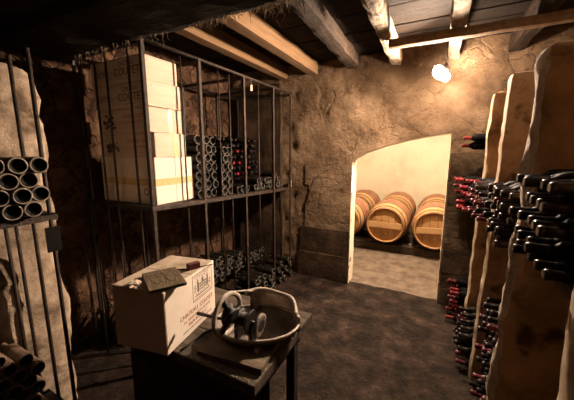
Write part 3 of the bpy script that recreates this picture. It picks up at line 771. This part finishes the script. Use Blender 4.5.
# cord curling on the bench, chips
bm = B(); tube(bm, [(-.925, .785, .757), (-.925, .83, .757), (-.93, .88, .757), (-.925, .92, .757), (-.91, .97, .757), (-.905, 1.03, .757), (-.89, 1.12, .757), (-.86, 1.17, .757)], .0055, 7)
tag(obj('cord', bm, 'rubber'), 'thin black cord curving over the workbench between case and machine', 'cord')
bm = B()
for i in range(150):
    x, y = rnd.uniform(-.9, -.56), rnd.choice([rnd.uniform(.78, .81), rnd.uniform(.78, 1.0)])
    if y > .815 and x < -.56 + -.0: x = rnd.uniform(-.558, -.545)
    s = rnd.uniform(.001, .0035); box(bm, (x - s, y - s * .6, .7502), (x + s, y + s * .6, .7502 + s * .6), 0, 0)
tag(obj('wood_chips', bm, 'chips'), 'scattered pale wood chips along the workbench edge', 'wood chips', kind='stuff')

# ------------------------------------------------------------------ barrels in the far cellar
def make_barrel():
    L_, rh, rb = .92, .275, .335
    def rad(a): return rb - (rb - rh) * ((a - L_ / 2) / (L_ / 2)) ** 2
    bm = B(); seg = 32
    ys_ = lin(0, L_, 16)
    lathe(bm, [(.03, .258), (.0, .262)] + [(a, rad(a)) for a in ys_] + [(L_, .262), (L_ - .03, .258)], seg, 'Y', cap=False, mis=[1 if 7 <= i <= 11 else 0 for i in range(20)])
    st = obj('wine_barrel', bm, ['oak', 'oak_stain'])
    bm = B(); lathe(bm, [(.028, .001), (.026, .26), (.034, .262)], 32, 'Y', cap=False); front = obj('head', bm, 'oak_head', st)
    bm = B(); lathe(bm, [(L_ - .028, .001), (L_ - .026, .26)], 32, 'Y', cap=False); obj('head', bm, 'oak_head', st)
    bm = B(); box(bm, (-.252, .014, -.052), (.252, .028, .042), .003)
    obj('head_bar', bm, 'oak_bar', front)
    bm = B()
    for x in (-.155, -.052, .052, .155): box(bm, (x - .0025, .0235, -.21), (x + .0025, .0262, .21))
    obj('plank_joint', bm, 'ink', front)
    bm = B(); lathe(bm, [(.017, .001), (.017, .017), (.028, .018)], 12, 'Y', cap=False)
    for v in bm.verts: v.co.z += -.15
    obj('bung', bm, 'hoop', front)
    for a, m in ((.012, 'hoop'), (.075, 'hoop'), (.10, 'hoop'), (.25, 'hoop_iron'), (.67, 'hoop_iron'), (.82, 'hoop'), (.845, 'hoop'), (.908, 'hoop')):
        bm = B(); w = .011 if m == 'hoop' else .02
        if m == 'hoop': lathe(bm, [(a - w, rad(a) - .002), (a - w * .6, rad(a) + .008), (a + w * .6, rad(a) + .008), (a + w, rad(a) - .002)], 32, 'Y', cap=False)
        else: lathe(bm, [(a - w, rad(a - w) + .001), (a - w, rad(a - w) + .004), (a + w, rad(a + w) + .004), (a + w, rad(a + w) + .001)], 32, 'Y', cap=False)
        obj('hoop', bm, m, st)
    return st
def copy_tree(o, parent=None):
    c = put(o.copy(), parent)
    for ch in list(o.children): copy_tree(ch, c)
    return c
b0 = make_barrel()
labs = ['oak wine barrel half hidden by the stone jamb of the opening', 'oak wine barrel in the middle of the opening with full round head in view', 'oak wine barrel next to the dark stones with the wine bins']
labs += ['barrel of the rear row behind the one half hidden by the jamb', 'barrel of the rear row behind the middle barrel', 'barrel of the rear row behind the barrel next to the dark stones']
for i, (x, y) in enumerate(((-1.39, 4.68), (-.69, 4.66), (.01, 4.64), (-1.37, 5.66), (-.67, 5.64), (.03, 5.65))):
    o = b0 if i == 0 else copy_tree(b0)
    o.location = (x, y, .135 + .3235 + (.01 if i > 2 else 0)); o.rotation_euler = (0, R((6, 0, -4, 11, -14, 5)[i]), 0); tag(o, labs[i], 'barrel', 'barrels in the far cellar')
for y, l in ((4.80, 'dark sleeper rail under the fronts of the barrels'), (5.45, 'dark sleeper rail under the rear of the first barrels'), (5.80, 'dark sleeper rail under the rear row of barrels')):
    bm = B(); grid_box(bm, (-2.2, y - .06, 0), (1.0, y + .06, .125), .06, .003, y, 5, .004); tag(obj('barrel_rail', bm, 'rail'), l, 'barrel rail')

# ------------------------------------------------------------------ lamps
def bulb_mesh(bm, r): lathe(bm, [(-r, r * .05), (-r * .9, r * .45), (-r * .5, r * .87), (0, r), (r * .5, r * .86), (r * 1.0, r * .5), (r * 1.4, r * .36), (r * 1.55, r * .34)], 16, 'Z')
LP = Vector((-.01, 2.93, 2.23))
root = empty('ceiling_lamp', (LP.x, LP.y, LP.z)); tag(root, 'bare glowing lamp hanging beside the joist near the back wall', 'lamp')
bm = B(); bulb_mesh(bm, .036); obj('bulb', bm, 'bulb', root)
bm = B(); lathe(bm, [(.05, .012), (.053, .018), (.1, .018), (.11, .012), (.115, .004)], 14, 'Z'); obj('socket', bm, 'bakelite', root)
bm = B(); tube(bm, [(0, 0, .11), (.004, .004, .25), (0, 0, H_DECK - LP.z + .003)], .003, 6); obj('cable', bm, 'rubber', root)
# added reflector lamp beside it, brightening cases, bench and pier
aim = Vector((-1.2, -1.75, -1.0)).normalized()
rl = empty('fill_reflector_lamp', LP + Vector((-.05, .035, .05))); tag(rl, 'added fill reflector lamp close behind the bare lamp, turned to the cases', 'lamp')
rl.rotation_euler = aim.to_track_quat('Z', 'Y').to_euler()
bm = B(); lathe(bm, [(-.11, .018), (-.07, .02), (-.06, .03), (0, .058), (.004, .06), (.002, .0565), (-.05, .03)], 20, 'Z', cap=False); obj('reflector', bm, 'bakelite', rl)
bm = B(); lathe(bm, [(-.004, .055), (-.001, .055)], 20, 'Z'); obj('lens', bm, 'lens', rl)
bm = B(); mi_ = rl.rotation_euler.to_matrix().inverted(); tube(bm, [(0, 0, -.1), (0, 0, -.14)] , .008, 8); tube(bm, [(0, 0, -.132), mi_ @ Vector((.04, .08, H_DECK - LP.z - .085))], .004, 6); obj('bracket', bm, 'black_iron', rl)
root = empty('cellar_lamp', (-.35, 4.3, 2.25)); tag(root, 'warm lamp hanging from the ceiling of the barrel cellar', 'lamp')
bm = B(); bulb_mesh(bm, .05); obj('bulb', bm, 'bulb2', root)
bm = B(); lathe(bm, [(.072, .018), (.12, .02), (.13, .004)], 12, 'Z'); obj('socket', bm, 'bakelite', root)
bm = B(); tube(bm, [(0, 0, .12), (0, 0, .34)], .003, 6); obj('cable', bm, 'rubber', root)
def lamp(loc, label, mat):  # fill lamps added out of view to brighten slabs, bins and cases
    root = empty('ceiling_lamp', loc); tag(root, label, 'lamp')
    bm = B(); bulb_mesh(bm, .045); obj('bulb', bm, mat, root)
    bm = B(); lathe(bm, [(.064, .018), (.10, .02), (.11, .004)], 12, 'Z'); obj('socket', bm, 'bakelite', root)
lamp((.08, 1.76, 2.5), 'added unseen fill lamp overhead between the two rows of racks', 'fill_bulb')
lamp((-.8, .55, 2.2), 'added weak fill lamp, unseen, under the low black boarding', 'weak_fill_bulb')
def power(mat, watts, area): M[mat].node_tree.nodes['Principled BSDF'].inputs['Emission Strength'].default_value = watts / (math.pi * area)
power('bulb', 54, 4 * math.pi * .036 ** 2)
power('lens', 165, math.pi * .055 ** 2)
power('fill_bulb', 8, 4 * math.pi * .045 ** 2)
power('weak_fill_bulb', .7, 4 * math.pi * .045 ** 2)
power('bulb2', 230, 4 * math.pi * .05 ** 2)

# ------------------------------------------------------------------ world, camera, view
w = bpy.data.worlds.new('cellar air'); scene.world = w; w.use_nodes = True
w.node_tree.nodes['Background'].inputs[0].default_value = (1, .75, .5, 1); w.node_tree.nodes['Background'].inputs[1].default_value = .0
cam = bpy.data.cameras.new('camera'); co = put(bpy.data.objects.new('camera', cam))
cam.sensor_width = 36; cam.lens = 36 * 290 / 574; cam.clip_start = .02
co.location = (0, 0, 1.6); co.rotation_euler = (R(90 - 9.4), 0, R(27.5))
scene.camera = co
vs = scene.view_settings; vs.view_transform = 'Standard'; vs.look = 'None'; vs.exposure = 0; vs.gamma = 1; vs.use_curve_mapping = False
